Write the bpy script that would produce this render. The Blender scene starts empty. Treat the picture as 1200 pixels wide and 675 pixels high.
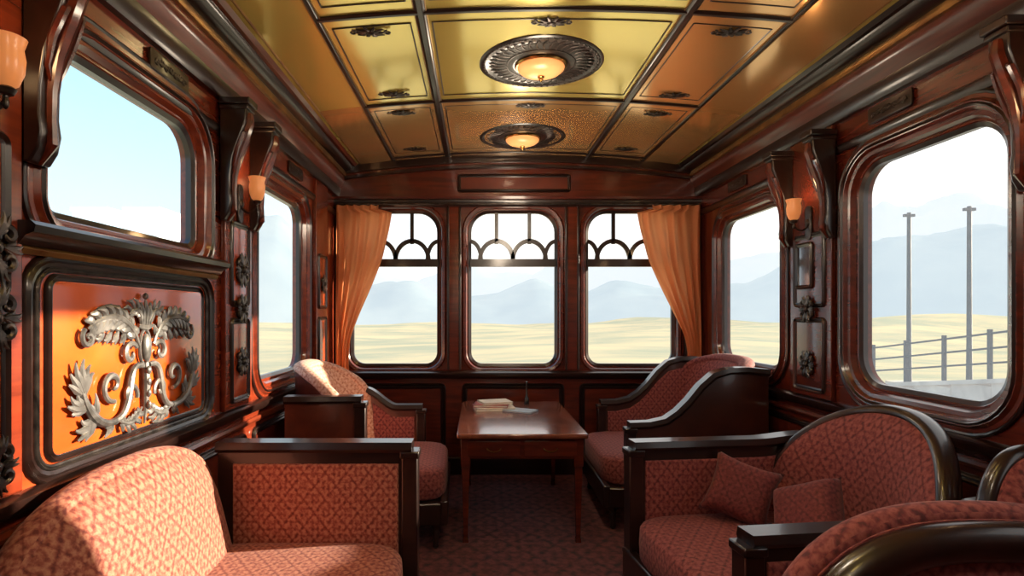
import bpy, bmesh, math, random
from mathutils import Vector, Matrix, noise
random.seed(7)
S=bpy.context.scene
COL=S.collection
S.view_settings.view_transform='Standard'
XL,XR,YE,YB=-1.336,2.08,5.28,-1.6
XC=(XL+XR)/2
def zc(x): return 2.98-0.09*((x-XC)/1.45)**2
# ------------------------------------------------------------ materials
def mat(name):
    m=bpy.data.materials.new(name); m.use_nodes=True
    n=m.node_tree; b=n.nodes['Principled BSDF']
    return m,n,b
def N(t,typ,**k):
    x=t.nodes.new(typ)
    for a,v in k.items(): setattr(x,a,v)
    return x
def L(t,a,b): t.links.new(a,b)
def ramp(t,fac,stops):
    r=N(t,'ShaderNodeValToRGB'); e=r.color_ramp.elements
    while len(e)<len(stops): e.new(0.5)
    for i,(p,c) in enumerate(stops):
        e[i].position=p; e[i].color=(*c,1)
    L(t,fac,r.inputs[0]); return r.outputs[0]
def pbr(name,c1,c2=None,rough=.4,metal=0,coat=0,scale=6,stretch=(1,1,1),bump=0,emis=None,estr=0,spec=.5):
    m,t,b=mat(name)
    c2=c2 or tuple(x*.75 for x in c1)
    tc=N(t,'ShaderNodeTexCoord'); mp=N(t,'ShaderNodeMapping'); mp.inputs['Scale'].default_value=stretch
    L(t,tc.outputs['Object'],mp.inputs[0])
    nz=N(t,'ShaderNodeTexNoise'); nz.inputs['Scale'].default_value=scale; nz.inputs['Detail'].default_value=5; nz.inputs['Distortion'].default_value=.6
    L(t,mp.outputs[0],nz.inputs['Vector'])
    L(t,ramp(t,nz.outputs['Fac'],[(.32,c2),(.68,c1)]),b.inputs['Base Color'])
    b.inputs['Roughness'].default_value=rough; b.inputs['Metallic'].default_value=metal
    b.inputs['Coat Weight'].default_value=coat; b.inputs['Coat Roughness'].default_value=.10
    b.inputs['Specular IOR Level'].default_value=spec
    if bump:
        bp=N(t,'ShaderNodeBump'); bp.inputs['Strength'].default_value=bump; bp.inputs['Distance'].default_value=.01
        L(t,nz.outputs['Fac'],bp.inputs['Height']); L(t,bp.outputs[0],b.inputs['Normal'])
    if emis:
        b.inputs['Emission Color'].default_value=(*emis,1); b.inputs['Emission Strength'].default_value=estr
    return m
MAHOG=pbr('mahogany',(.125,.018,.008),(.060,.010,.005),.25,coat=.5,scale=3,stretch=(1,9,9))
MAHOGL=pbr('mahogany_painted_sunlit',(.24,.034,.011),(.12,.017,.007),.24,coat=.6,scale=3,stretch=(1,9,9))  # left wall's warm glow painted in as a redder, brighter mahogany
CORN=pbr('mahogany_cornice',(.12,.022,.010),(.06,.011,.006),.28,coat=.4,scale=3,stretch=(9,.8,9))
CORNL=pbr('mahogany_cornice_painted_sunlit',(.21,.035,.012),(.11,.017,.007),.28,coat=.5,scale=3,stretch=(9,.8,9))  # same glow painted into the left cornice colour
REDW=pbr('red_lacquer_wood',(.46,.065,.014),(.28,.036,.009),.24,coat=.6,scale=3,stretch=(1,8,8))
DARK=pbr('dark_walnut',(.020,.007,.005),(.010,.004,.003),.3,coat=.4,scale=4,stretch=(1,7,7))
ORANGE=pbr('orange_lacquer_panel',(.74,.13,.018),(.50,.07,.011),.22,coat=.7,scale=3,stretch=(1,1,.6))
BRONZE=pbr('dark_bronze',(.12,.10,.09),(.035,.03,.028),.32,metal=.85,scale=20,bump=.2)
SILVER=pbr('aged_pewter',(.26,.25,.245),(.08,.078,.076),.36,metal=.55,scale=16,bump=.2)
BRASS=pbr('brass',(.6,.36,.12),(.4,.22,.06),.25,metal=.95)
GOLD=pbr('gilded_ceiling',(.95,.77,.22),(.91,.71,.18),.15,metal=.6,coat=.6,scale=.6,stretch=(1,.5,1))
GOLD2=pbr('copper_gold_ceiling',(.92,.54,.22),(.86,.48,.17),.15,metal=.6,coat=.6,scale=.6)
GILT=pbr('gilt_edge',(.45,.24,.07),(.2,.09,.03),.3,metal=.7)
def curtmat():
    m,t,b=mat('peach_ochre_velvet')
    b.inputs['Base Color'].default_value=(.80,.31,.13,1); b.inputs['Roughness'].default_value=.85
    tr=N(t,'ShaderNodeBsdfTranslucent'); tr.inputs[0].default_value=(.95,.40,.17,1)
    mx=N(t,'ShaderNodeMixShader'); mx.inputs[0].default_value=.42
    L(t,b.outputs[0],mx.inputs[1]); L(t,tr.outputs[0],mx.inputs[2]); L(t,mx.outputs[0],t.nodes['Material Output'].inputs[0])
    tc=N(t,'ShaderNodeTexCoord'); nz=N(t,'ShaderNodeTexNoise'); nz.inputs['Scale'].default_value=60; L(t,tc.outputs['Object'],nz.inputs['Vector'])
    bp=N(t,'ShaderNodeBump'); bp.inputs['Strength'].default_value=.2; bp.inputs['Distance'].default_value=.003
    L(t,nz.outputs['Fac'],bp.inputs['Height']); L(t,bp.outputs[0],b.inputs['Normal'])
    return m
CURT=curtmat()
SHADE=pbr('amber_glass',(.75,.30,.12),(.65,.24,.08),.3,emis=(1,.34,.10),estr=.35)
SHADE2=pbr('cream_amber_glass',(.9,.5,.22),(.8,.4,.15),.3,emis=(1,.40,.12),estr=.6)
PAPER=pbr('paper',(.85,.82,.74),(.75,.7,.6),.8,scale=30)
BOOKM=[pbr('book_red',(.35,.06,.04),rough=.5),pbr('book_cream',(.75,.68,.55),rough=.6),pbr('book_blue',(.35,.42,.5),rough=.6)]
MIRR=pbr('mirror',(.75,.8,.85),(.7,.75,.8),.08,metal=1)
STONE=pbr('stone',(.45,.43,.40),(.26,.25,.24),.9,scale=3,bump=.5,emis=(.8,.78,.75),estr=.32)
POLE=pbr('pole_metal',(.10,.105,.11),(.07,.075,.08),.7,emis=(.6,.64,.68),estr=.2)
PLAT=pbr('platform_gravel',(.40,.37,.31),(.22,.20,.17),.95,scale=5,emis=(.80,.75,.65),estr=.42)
REFLB=pbr('pale_reflection',(.7,.85,.92),(.68,.82,.9),.9,emis=(.78,.93,.98),estr=.7)  # sky-pale tone of a window reflection, painted with emission
REFLW=pbr('pale_reflection_inset',(.6,.75,.82),(.55,.7,.78),.5,emis=(.65,.82,.9),estr=.7)  # slightly darker squares within the painted reflection
def fabric(name,base,dark,light,k,lw=.2):
    m,t,b=mat(name)
    uv=N(t,'ShaderNodeUVMap'); sp=N(t,'ShaderNodeSeparateXYZ'); L(t,uv.outputs[0],sp.inputs[0])
    def M(op,a,c=None):
        x=N(t,'ShaderNodeMath',operation=op)
        for i,q in enumerate((a,c)):
            if q is None: continue
            if isinstance(q,(int,float)): x.inputs[i].default_value=q
            else: L(t,q,x.inputs[i])
        return x.outputs[0]
    u=M('MULTIPLY',sp.outputs[0],k); v=M('MULTIPLY',sp.outputs[1],k*.8)
    a=M('ADD',u,v); c=M('SUBTRACT',u,v)
    lat=M('POWER',M('MINIMUM',M('ABSOLUTE',M('SINE',a)),M('ABSOLUTE',M('SINE',c))),.6)
    flo=M('MULTIPLY',M('SINE',M('MULTIPLY',u,3)),M('SINE',M('MULTIPLY',v,3)))
    flo2=M('MULTIPLY',M('SINE',M('MULTIPLY',a,2)),M('COSINE',M('MULTIPLY',c,2)))
    nz=N(t,'ShaderNodeTexNoise'); nz.inputs['Scale'].default_value=k*1.3; nz.inputs['Detail'].default_value=4
    L(t,uv.outputs[0],nz.inputs['Vector'])
    s=M('ADD',M('MULTIPLY',lat,lw),M('MULTIPLY',M('ADD',flo,flo2),.09))
    s=M('ADD',s,M('MULTIPLY',nz.outputs['Fac'],.75))
    L(t,ramp(t,s,[(.28,dark),(.45,base),(.66,light),(.85,base)]),b.inputs['Base Color'])
    bp=N(t,'ShaderNodeBump'); bp.inputs['Strength'].default_value=.15; bp.inputs['Distance'].default_value=.002
    L(t,s,bp.inputs['Height']); L(t,bp.outputs[0],b.inputs['Normal'])
    b.inputs['Roughness'].default_value=.8
    b.inputs['Sheen Weight'].default_value=.08
    return m
UPH=fabric('rose_damask',(.27,.066,.044),(.13,.020,.015),(.46,.19,.12),66,.20)
UPH2=fabric('deep_rose_damask',(.17,.026,.026),(.075,.009,.010),(.28,.075,.06),62,.22)
SUNUPH=fabric('rose_damask_painted_sunlit',(.55,.28,.20),(.32,.12,.08),(.68,.45,.35),66)  # sunlight on the chair back painted in as a lighter damask
CARPET=fabric('burgundy_carpet',(.075,.014,.016),(.012,.004,.007),(.15,.04,.036),22)
def glass():
    m=bpy.data.materials.new('window_glass'); m.use_nodes=True; t=m.node_tree; t.nodes.clear()
    o=N(t,'ShaderNodeOutputMaterial'); tr=N(t,'ShaderNodeBsdfTransparent'); gl=N(t,'ShaderNodeBsdfGlossy'); gl.inputs['Roughness'].default_value=.35
    mx=N(t,'ShaderNodeMixShader'); mx.inputs[0].default_value=.02
    L(t,tr.outputs[0],mx.inputs[1]); L(t,gl.outputs[0],mx.inputs[2]); L(t,mx.outputs[0],o.inputs[0]); return m
GLASS=glass()
def haze(name,c1,c2,e1,e2,es,scale,st=(1,1,1)):  # aerial haze painted in as emission over the base colour
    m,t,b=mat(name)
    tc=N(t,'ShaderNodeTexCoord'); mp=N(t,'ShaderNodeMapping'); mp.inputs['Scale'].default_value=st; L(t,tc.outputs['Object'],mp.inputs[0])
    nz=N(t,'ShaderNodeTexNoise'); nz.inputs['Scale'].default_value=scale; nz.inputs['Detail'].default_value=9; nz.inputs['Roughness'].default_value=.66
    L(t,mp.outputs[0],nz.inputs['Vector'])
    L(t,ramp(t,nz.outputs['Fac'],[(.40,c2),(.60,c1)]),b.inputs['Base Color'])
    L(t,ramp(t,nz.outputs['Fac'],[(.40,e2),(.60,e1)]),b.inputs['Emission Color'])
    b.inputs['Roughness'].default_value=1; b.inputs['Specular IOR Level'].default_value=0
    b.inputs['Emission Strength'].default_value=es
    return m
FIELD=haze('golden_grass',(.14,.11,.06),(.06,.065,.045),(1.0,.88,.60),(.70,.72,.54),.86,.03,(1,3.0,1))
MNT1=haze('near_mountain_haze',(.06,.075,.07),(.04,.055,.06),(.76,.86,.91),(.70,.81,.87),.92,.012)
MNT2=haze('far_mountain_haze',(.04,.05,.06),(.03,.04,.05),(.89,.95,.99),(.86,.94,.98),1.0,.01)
# ------------------------------------------------------------ mesh builder
def rrect(cx,cy,w,h,r,n=7,rt=None):
    rt=r if rt is None else rt
    P=[]
    for (sx,sy,a0,rr) in ((1,-1,-90,r),(1,1,0,rt),(-1,1,90,rt),(-1,-1,180,r)):
        ox=cx+sx*(w/2-rr); oy=cy+sy*(h/2-rr)
        for i in range(n+1):
            a=math.radians(a0+90*i/n); P.append((ox+rr*math.cos(a),oy+rr*math.sin(a)))
    return P
class MB:
    def __init__(s): s.v=[]; s.f=[]
    def addv(s,vs,fs):
        o=len(s.v); s.v+= [tuple(v) for v in vs]; s.f+=[tuple(i+o for i in f) for f in fs]; return s
    def box(s,a0,a1,b0,b1,c0,c1):
        return s.addv([(a,b,c) for a in(a0,a1) for b in(b0,b1) for c in(c0,c1)],
          [(0,1,3,2),(4,6,7,5),(0,4,5,1),(2,3,7,6),(0,2,6,4),(1,5,7,3)])
    def frustum(s,cx,cy,z0,w0,d0,z1,w1,d1,dx=0,dy=0):
        vs=[]
        for z,w,d,ox,oy in((z0,w0,d0,0,0),(z1,w1,d1,dx,dy)):
            vs+=[(cx+ox+sx*w/2,cy+oy+sy*d/2,z) for sx,sy in((-1,-1),(1,-1),(1,1),(-1,1))]
        return s.addv(vs,[(0,3,2,1),(4,5,6,7)]+[(i,(i+1)%4,4+(i+1)%4,4+i) for i in range(4)])
    def loft(s,rings,closed_path=False,caps=True):
        n=len(rings[0]); vs=[p for r in rings for p in r]; fs=[]
        R=len(rings)
        for i in range(R if closed_path else R-1):
            j=(i+1)%R
            for k in range(n): fs.append((i*n+k,i*n+(k+1)%n,j*n+(k+1)%n,j*n+k))
        if caps and not closed_path: fs+=[tuple(range(n))[::-1],tuple((R-1)*n+k for k in range(n))]
        return s.addv(vs,fs)
    def sweep(s,pts,prof,B,closed=False,scales=None):
        B=Vector(B).normalized(); pts=[Vector(p) for p in pts]; n=len(pts); rings=[]
        for i,p in enumerate(pts):
            segs=[]
            if closed or i>0: segs.append(p-pts[i-1])
            if closed or i<n-1: segs.append(pts[(i+1)%n]-p)
            ns=[]
            for g in segs:
                c=g.cross(B)
                if c.length>1e-9: ns.append(c.normalized())
            if not ns: ns=[Vector((1,0,0)).cross(B) if abs(B.x)<.9 else Vector((0,1,0))]
            if len(ns)==2:
                d=1+ns[0].dot(ns[1]); NN=(ns[0]+ns[1])/max(d,.35)
            else: NN=ns[0]
            k=scales[i] if scales else 1
            rings.append([p+NN*a*k+B*b*k for a,b in prof])
        return s.loft(rings,closed_path=closed)
    def tube(s,pts,rad,n=8,B=(0,0,1),flat=1.0):
        if not isinstance(rad,(list,tuple)): rad=[rad]*len(pts)
        prof=[(math.cos(2*math.pi*i/n),flat*math.sin(2*math.pi*i/n)) for i in range(n)]
        return s.sweep(pts,prof,B,scales=rad)
    def lathe(s,prof,n=24,c=(0,0,0),axis='z'):
        rings=[]
        for r,z in prof:
            ring=[]
            for i in range(n):
                a=2*math.pi*i/n; x,y=r*math.cos(a),r*math.sin(a)
                p=(x,y,z) if axis=='z' else (x,z,y) if axis=='y' else (z,x,y)
                ring.append((p[0]+c[0],p[1]+c[1],p[2]+c[2]))
            rings.append(ring)
        return s.loft(rings)
    def ell(s,c,r,n=14,m=8,e=1.0):
        def sg(x): return math.copysign(abs(x)**e,x)
        rings=[]
        for j in range(m+1):
            ph=-math.pi/2+math.pi*j/m
            cp=max(abs(math.cos(ph)),1e-3)**e; rings.append([(c[0]+r[0]*cp*sg(math.cos(2*math.pi*i/n)),c[1]+r[1]*cp*sg(math.sin(2*math.pi*i/n)),c[2]+r[2]*sg(math.sin(ph))) for i in range(n)])
        return s.loft(rings)
    def plate(s,outs,th,bev=0,z0=0):
        cu=bpy.data.curves.new('t','CURVE'); cu.dimensions='2D'; cu.fill_mode='BOTH'
        cu.extrude=max(th/2-bev,0.0001); cu.bevel_depth=bev; cu.bevel_resolution=2; cu.offset=-bev
        for o in outs:
            sp=cu.splines.new('POLY'); sp.points.add(len(o)-1)
            for i,(x,y) in enumerate(o): sp.points[i].co=(x,y,0,1)
            sp.use_cyclic_u=True
        ob=bpy.data.objects.new('t',cu); COL.objects.link(ob)
        dg=bpy.context.evaluated_depsgraph_get(); dg.update()
        me=bpy.data.meshes.new_from_object(ob.evaluated_get(dg))
        s.addv([(v.co.x,v.co.y,v.co.z+th/2+z0) for v in me.vertices],[tuple(p.vertices) for p in me.polygons])
        bpy.data.objects.remove(ob); bpy.data.curves.remove(cu); bpy.data.meshes.remove(me)
        return s
    def xf(s,M):
        s.v=[tuple(M@Vector(v)) for v in s.v]; return s
    def add(s,o,M=None):
        return s.addv([tuple((M@Vector(v)) if M else v) for v in o.v],o.f)
    def mesh(s,name,m,smooth=38,weld=True):
        me=bpy.data.meshes.new(name); me.from_pydata(s.v,[],s.f)
        bm=bmesh.new(); bm.from_mesh(me)
        if weld: bmesh.ops.remove_doubles(bm,verts=bm.verts,dist=1e-5)
        bmesh.ops.recalc_face_normals(bm,faces=bm.faces)
        uv=bm.loops.layers.uv.new('UVMap')
        for f in bm.faces:
            n=f.normal; a=max(range(3),key=lambda i:abs(n[i])); i,j=[(1,2),(0,2),(0,1)][a]
            for l in f.loops: l[uv].uv=(l.vert.co[i],l.vert.co[j])
        bm.to_mesh(me); bm.free()
        me.polygons.foreach_set('use_smooth',[True]*len(me.polygons))
        me.set_sharp_from_angle(angle=math.radians(smooth))
        if m: me.materials.append(m)
        return me
def ob(name,mb,m,parent=None,label=None,cat=None,kind=None,group=None,bevel=0,mw=None,loc=None,smooth=38):
    me=mb.mesh(name,m,smooth) if isinstance(mb,MB) else mb
    o=bpy.data.objects.new(name,me); COL.objects.link(o)
    if bevel:
        b=o.modifiers.new('bevel','BEVEL'); b.width=bevel; b.segments=2; b.limit_method='ANGLE'; b.angle_limit=math.radians(40)
    if parent: o.parent=parent
    if mw is not None: o.matrix_world=mw
    if loc is not None: o.location=loc
    if label: o['label']=label
    if cat: o['category']=cat
    if kind: o['kind']=kind
    if group: o['group']=group
    return o
def empty(name,mw,label,cat,group=None):
    o=bpy.data.objects.new(name,None); o.empty_display_size=.1; COL.objects.link(o); o.matrix_world=mw
    o['label']=label; o['category']=cat
    if group: o['group']=group
    return o
def dup(o,mw,label=None):
    c=o.copy(); COL.objects.link(c); c.matrix_world=mw
    if label: c['label']=label
    def rec(src,dst):
        for ch in list(src.children):
            k=ch.copy(); COL.objects.link(k); k.parent=dst; k.matrix_parent_inverse=ch.matrix_parent_inverse.copy(); rec(ch,k)
    rec(o,c); return c
def W(wall,u=0,v=0,h=0):
    """matrix for a wall plane: local X along wall, Y up, Z into the room"""
    if wall=='L': X,Y,Z,o=(0,1,0),(0,0,1),(1,0,0),(XL+h,u,v)
    elif wall=='R': X,Y,Z,o=(0,-1,0),(0,0,1),(-1,0,0),(XR-h,u,v)
    elif wall=='E': X,Y,Z,o=(1,0,0),(0,0,1),(0,-1,0),(u,YE-h,v)
    else: X,Y,Z,o=(1,0,0),(0,-1,0),(0,0,-1),(u,v,zc(u)-h)
    return Matrix(((X[0],Y[0],Z[0],o[0]),(X[1],Y[1],Z[1],o[1]),(X[2],Y[2],Z[2],o[2]),(0,0,0,1)))
trim_i=[0]
def trim(mb,m,mw=None,bevel=0):
    trim_i[0]+=1
    return ob('trim_%d'%trim_i[0],mb,m,kind='structure',mw=mw,bevel=bevel)
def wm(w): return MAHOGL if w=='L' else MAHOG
# ------------------------------------------------------------ shell
win_i=[0]
CAS=[(0,-.09),(0,-.035),(.015,-.02),(.026,-.02),(.038,.006),(.058,.008),(.07,.024),(.094,.028),(.106,.014),(.122,.014),(.130,.006),(.134,-.01),(.07,-.09)]
CASE=[(0,-.06),(0,-.02),(.012,-.005),(.022,-.005),(.035,.018),(.06,.024),(.075,.01),(.085,.01),(.09,-.01),(.05,-.06)]
def window(w,u0,u1,v0,v1,r,rt=None,prof=CAS,tracery=False,gd=-.07):
    win_i[0]+=1
    cu,cv=(u0+u1)/2,(v0+v1)/2; ww,hh=u1-u0,v1-v0
    P=rrect(0,0,ww,hh,r,8,rt)
    f=MB().sweep([(a,b,0) for a,b in P],prof,(0,0,1),closed=True)
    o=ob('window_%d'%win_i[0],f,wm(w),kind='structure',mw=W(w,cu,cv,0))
    if prof is CAS:
        bd=MB().sweep([(a,b,0) for a,b in P],[(-.010,-.06),(-.010,-.035),(.010,-.024),(.018,-.03),(.018,-.07)],(0,0,1),closed=True)
        ob('window_bead',bd,DARK,parent=o)
        bd=MB().sweep([(a,b,0) for a,b in P],[(.072,.022),(.082,.035),(.092,.026)],(0,0,1),closed=True)
        ob('window_moulding',bd,DARK,parent=o)
        bd=MB().sweep([(a,b,0) for a,b in P],[(.124,.0),(.124,.012),(.132,.016),(.139,.012),(.139,.0)],(0,0,1),closed=True)
        ob('window_outer_moulding',bd,DARK,parent=o)
    else:
        bd=MB().sweep([(a,b,0) for a,b in P],[(-.014,-.05),(-.014,-.02),(.012,-.003),(.012,-.05)],(0,0,1),closed=True)
        ob('window_bead',bd,DARK,parent=o)
    g=MB().plate([[(a*1.02,b*1.02) for a,b in P]],.002,0,z0=gd+.01 if prof is CAS else -.045)
    ob('glass_pane',g,GLASS,parent=o)
    if tracery:
        t=MB(); zb=1.98-cv
        t.box(-ww/2,ww/2,zb-.036,zb+.036,-.045,-.0)
        rr=.155
        for cx in(-.155,.155):
            t.sweep([(cx+rr*math.cos(math.pi*i/16),zb+.03+rr*math.sin(math.pi*i/16)*1.15,-.03) for i in range(17)],[(-.02,-.012),(.02,-.012),(.02,.014),(-.02,.014)],(0,0,1))
            t.box(cx-.017,cx+.017,zb+rr*1.15,hh/2,-.042,-.016)
        for sx in(-1,1):
            t.sweep([(sx*(ww/2-.105*math.sin(math.pi/2*i/8)),zb+.03+.175*(math.cos(math.pi/2*i/8)),-.03) for i in range(9)],[(-.018,-.01),(.018,-.01),(.018,.012),(-.018,.012)],(0,0,1))
        ob('window_tracery',t,DARK,parent=o)
    return [(cu+a*(1+.10/ww),cv+b*(1+.10/hh)) for a,b in P]
WL=[(.10,.92,1.1,2.25,.13,None),(1.78,2.70,1.82,2.37,.05,.15),(3.43,4.33,1.1,2.31,.12,None)]
WR=[(.62,1.38,1.13,2.25,.13,None),(2.24,3.10,1.12,2.30,.16,None),(3.90,4.84,1.12,2.28,.14,None)]
def wall(name,w,u0,u1,wins,v1=3.05,**k):
    holes=[window(w,*a,**k) for a in wins]
    outs=[[(u0,0),(u1,0),(u1,v1),(u0,v1)]]+holes
    if w=='R': outs=[[(-a,b) for a,b in o] for o in outs]
    mb=MB().plate(outs,.09,0,z0=-.09)
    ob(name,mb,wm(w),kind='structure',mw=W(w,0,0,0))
wall('wall_left','L',YB,YE,WL)
wall('wall_right','R',YB,YE,WR)
WE=[(c-.405,c+.405,1.02,2.46,.12,.19) for c in(-.775,.33,1.43)]
wall('wall_end','E',XL-.09,XR+.09,WE,prof=CASE,tracery=True)
ob('wall_back',MB().box(XL-.09,XR+.09,YB-.08,YB,0,3.05),MAHOG,kind='structure')
ob('floor',MB().box(XL-.09,XR+.09,YB,YE+.09,-.06,0),CARPET,kind='structure')
xs=[XC-1.75+3.5*i/40 for i in range(41)]
c=MB(); c.loft([[(x,YB,zc(x)) ,(x,YE,zc(x)),(x,YE,zc(x)+.05),(x,YB,zc(x)+.05)] for x in xs])
ob('ceiling',c,GOLD,kind='structure')
def zone(xa,xb,y0,y1,off):
    r=[]
    for i in range(25):
        x=xa+(xb-xa)*i/24; r.append([(x,y0,zc(x)-off),(x,y1,zc(x)-off),(x,y1,zc(x)+.01),(x,y0,zc(x)+.01)])
    trim(MB().loft(r),GOLD2)
zone(XC-1.46,XC+1.46,3.86,YE,.003)
zone(XC+.65,XC+1.46,YB,3.86,.002)
RP=[(-.05,.0),(-.05,.012),(-.032,.018),(-.022,.030),(.022,.030),(.032,.018),(.05,.012),(.05,0)]
for du in(-.65,.65,-1.15,1.15):
    x=XC+du; k=.54 if abs(du)<1 else .34
    trim(MB().sweep([(x,YB,zc(x)),(x,YE-.01,zc(x))],[(a*k,-b*k) for a,b in RP],(0,0,1)),DARK)
    for s_ in(-1,1): trim(MB().tube([(x+s_*.052*k,YB,zc(x)-.003),(x+s_*.052*k,YE-.01,zc(x)-.003)],.004,8),GILT)
for yy in(1.15,2.72,3.86,5.12):
    pts=[(XC-1.15+2.3*i/30) for i in range(31)]
    trim(MB().loft([[(p,yy+a*.38,zc(p)-b*.5) for a,b in RP] for p in pts]),DARK)
def cframe(x0,x1,y0,y1,k=.012,m=DARK):
    mb=MB()
    for (ax,ay,bx,by) in((x0,y0,x1,y0),(x1,y0,x1,y1),(x1,y1,x0,y1),(x0,y1,x0,y0)):
        n=8; pts=[(ax+(bx-ax)*i/n,ay+(by-ay)*i/n) for i in range(n+1)]
        mb.tube([(p[0],p[1],zc(p[0])-.003) for p in pts],k,8,flat=.6)
    trim(mb,m)
for (y0,y1) in((1.25,2.62),(2.82,3.76),(3.96,5.0)):
    for cx in(-1,1):
        a,b=sorted((XC+cx*.71,XC+cx*1.10)); cframe(a,b,y0,y1,.004)
    cframe(XC-.60,XC+.60,y0,y1,.004)
def cornice(side):
    sg=1 if side=='L' else -1; x0=XL if side=='L' else XR
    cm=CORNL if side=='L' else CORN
    P=lambda pts:[(x0+sg*a,b) for a,b in pts]
    def ex(pts,m): trim(MB().loft([[(a,YB,b) for a,b in P(pts)],[(a,YE,b) for a,b in P(pts)]]),m)
    ex([(-.02,2.60),(.03,2.60),(.05,2.64),(.05,2.68),(-.02,2.68)],DARK)
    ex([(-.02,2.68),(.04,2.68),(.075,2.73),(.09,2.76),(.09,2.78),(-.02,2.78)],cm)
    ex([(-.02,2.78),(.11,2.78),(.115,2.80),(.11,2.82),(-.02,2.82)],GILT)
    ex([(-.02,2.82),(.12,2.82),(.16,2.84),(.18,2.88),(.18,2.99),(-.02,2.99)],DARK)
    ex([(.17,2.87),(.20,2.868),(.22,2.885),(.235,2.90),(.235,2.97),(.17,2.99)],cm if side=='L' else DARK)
    ex([(.23,2.895),(.25,2.885),(.265,2.895),(.265,2.96),(.23,2.97)],GILT)
    ex([(-.02,2.42),(.012,2.42),(.022,2.44),(.022,2.46),(.012,2.47),(-.02,2.47)],DARK)
    ex([(-.01,.93),(.035,.93),(.05,.95),(.05,.975),(.03,.985),(-.01,.985)],DARK)
    ex([(-.01,.86),(.018,.86),(.024,.875),(.018,.89),(-.01,.89)],cm)
cornice('L'); cornice('R')
for nm,x0,x1 in(('baseboard_left',XL-.01,XL+.03),('baseboard_right',XR-.03,XR+.01)):
    ob(nm,MB().box(x0,x1,YB,YE,0,.16),DARK,kind='structure',bevel=.008)
ob('baseboard_end',MB().box(XL,XR,YE-.03,YE+.01,0,.16),DARK,kind='structure',bevel=.008)
PM=[(-.02,0),(-.016,.012),(-.004,.016),(.004,.008),(.016,.02),(.024,.012),(.026,0)]
def panel(w,u0,u1,v0,v1,r=.02,m=DARK,fill=None,k=1,h=0,fh=.01):
    cu,cv=(u0+u1)/2,(v0+v1)/2
    P=rrect(0,0,u1-u0,v1-v0,r,5)
    trim(MB().sweep([(a,b,0) for a,b in P],[(a*k,b*k) for a,b in PM],(0,0,1),closed=True),m,mw=W(w,cu,cv,h))
    if fill: trim(MB().plate([P],fh,.003),fill,mw=W(w,cu,cv,h))
def slab(w,u0,u1,v0,v1,th,m,h=0,bev=.006):
    trim(MB().plate([rrect(0,0,u1-u0,v1-v0,.004,2)],th,bev),m,mw=W(w,(u0+u1)/2,(v0+v1)/2,h))
trim(MB().plate([rrect(0,0,1.24,.70,.02,3)],.003,.001),REDW,mw=W('L',2.23,1.33,0))
panel('L',1.66,2.80,.995,1.665,.10,DARK,None,1.0)
panel('L',1.70,2.76,1.02,1.64,.07,BRONZE,None,.5,h=.002)
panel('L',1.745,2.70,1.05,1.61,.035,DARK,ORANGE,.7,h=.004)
l=MB().loft([[(XL+a,yy,b) for a,b in((-.01,1.70),(.03,1.70),(.05,1.725),(.075,1.735),(.08,1.755),(.065,1.768),(-.01,1.768))] for yy in(1.60,2.86)])
trim(l,DARK)
l=MB().loft([[(XL+a,yy,b) for a,b in((-.01,1.675),(.022,1.675),(.03,1.69),(.022,1.70),(-.01,1.70))] for yy in(1.62,2.84)])
trim(l,GILT)
PIL=[('L',1.22,1.62),('L',2.92,3.26),('R',1.60,2.04),('R',3.27,3.70),('L',4.56,4.90)]
for w,a,b in PIL:
    slab(w,a,b,.99,2.60,.028,wm(w))
    m_=(a+b)/2
    hw=(b-a)/2-.07
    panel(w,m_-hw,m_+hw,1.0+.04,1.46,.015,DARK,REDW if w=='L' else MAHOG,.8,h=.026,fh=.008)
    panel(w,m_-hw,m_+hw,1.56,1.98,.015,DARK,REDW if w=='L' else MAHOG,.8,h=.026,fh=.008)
for w in 'LR':
    for a,b in [(.2,1.1),(1.25,2.15),(2.3,3.2),(3.35,4.25),(4.4,5.1)]: panel(w,a,b,.24,.80,.02,DARK,MAHOG,1)
for cx in(XL+.07,-.222,.88,XR-.09):
    wd=.055 if abs(cx)<1 else .05
    slab('E',cx-wd*1.0,cx+wd*1.0,.98,2.52,.03,MAHOG)
    for s_ in(-1,1): slab('E',cx+s_*wd-.01,cx+s_*wd+.01,.98,2.52,.042,DARK)
def hrun(pts,m): trim(MB().loft([[(x,YE-a,b) for a,b in pts] for x in(XL,XR)]),m)
hrun([(-.01,2.50),(.04,2.50),(.06,2.53),(.06,2.56),(.03,2.575),(-.01,2.575)],DARK)
hrun([(-.01,2.575),(.02,2.575),(.026,2.60),(-.01,2.60)],MAHOG)
hrun([(-.01,.90),(.05,.90),(.07,.93),(.07,.955),(.04,.97),(-.01,.97)],DARK)
hrun([(-.01,.965),(.02,.965),(.024,.985),(-.01,.985)],MAHOG)
panel('E',-.17,.85,2.66,2.79,.01,DARK,pbr('frieze_panel',(.13,.022,.010),(.09,.015,.008),.4,coat=.3),.8)
for a,b in((-1.22,-.33),(-.12,.78),(.98,1.9)): panel('E',a,b,.26,.82,.02,DARK,MAHOG,1.2)
for (dz,hh_,th,m_) in((0,.07,.07,DARK),(.07,.03,.045,MAHOG),(.10,.012,.05,DARK)):
    rr=[]
    for i in range(41):
        x=XL+.1+(XR-XL-.2)*i/40; z=zc(x)-dz
        rr.append([(x,YE+.01,z+.01),(x,YE-th,z+.01),(x,YE-th,z-hh_),(x,YE+.01,z-hh_)])
    trim(MB().loft(rr),m_)
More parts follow.
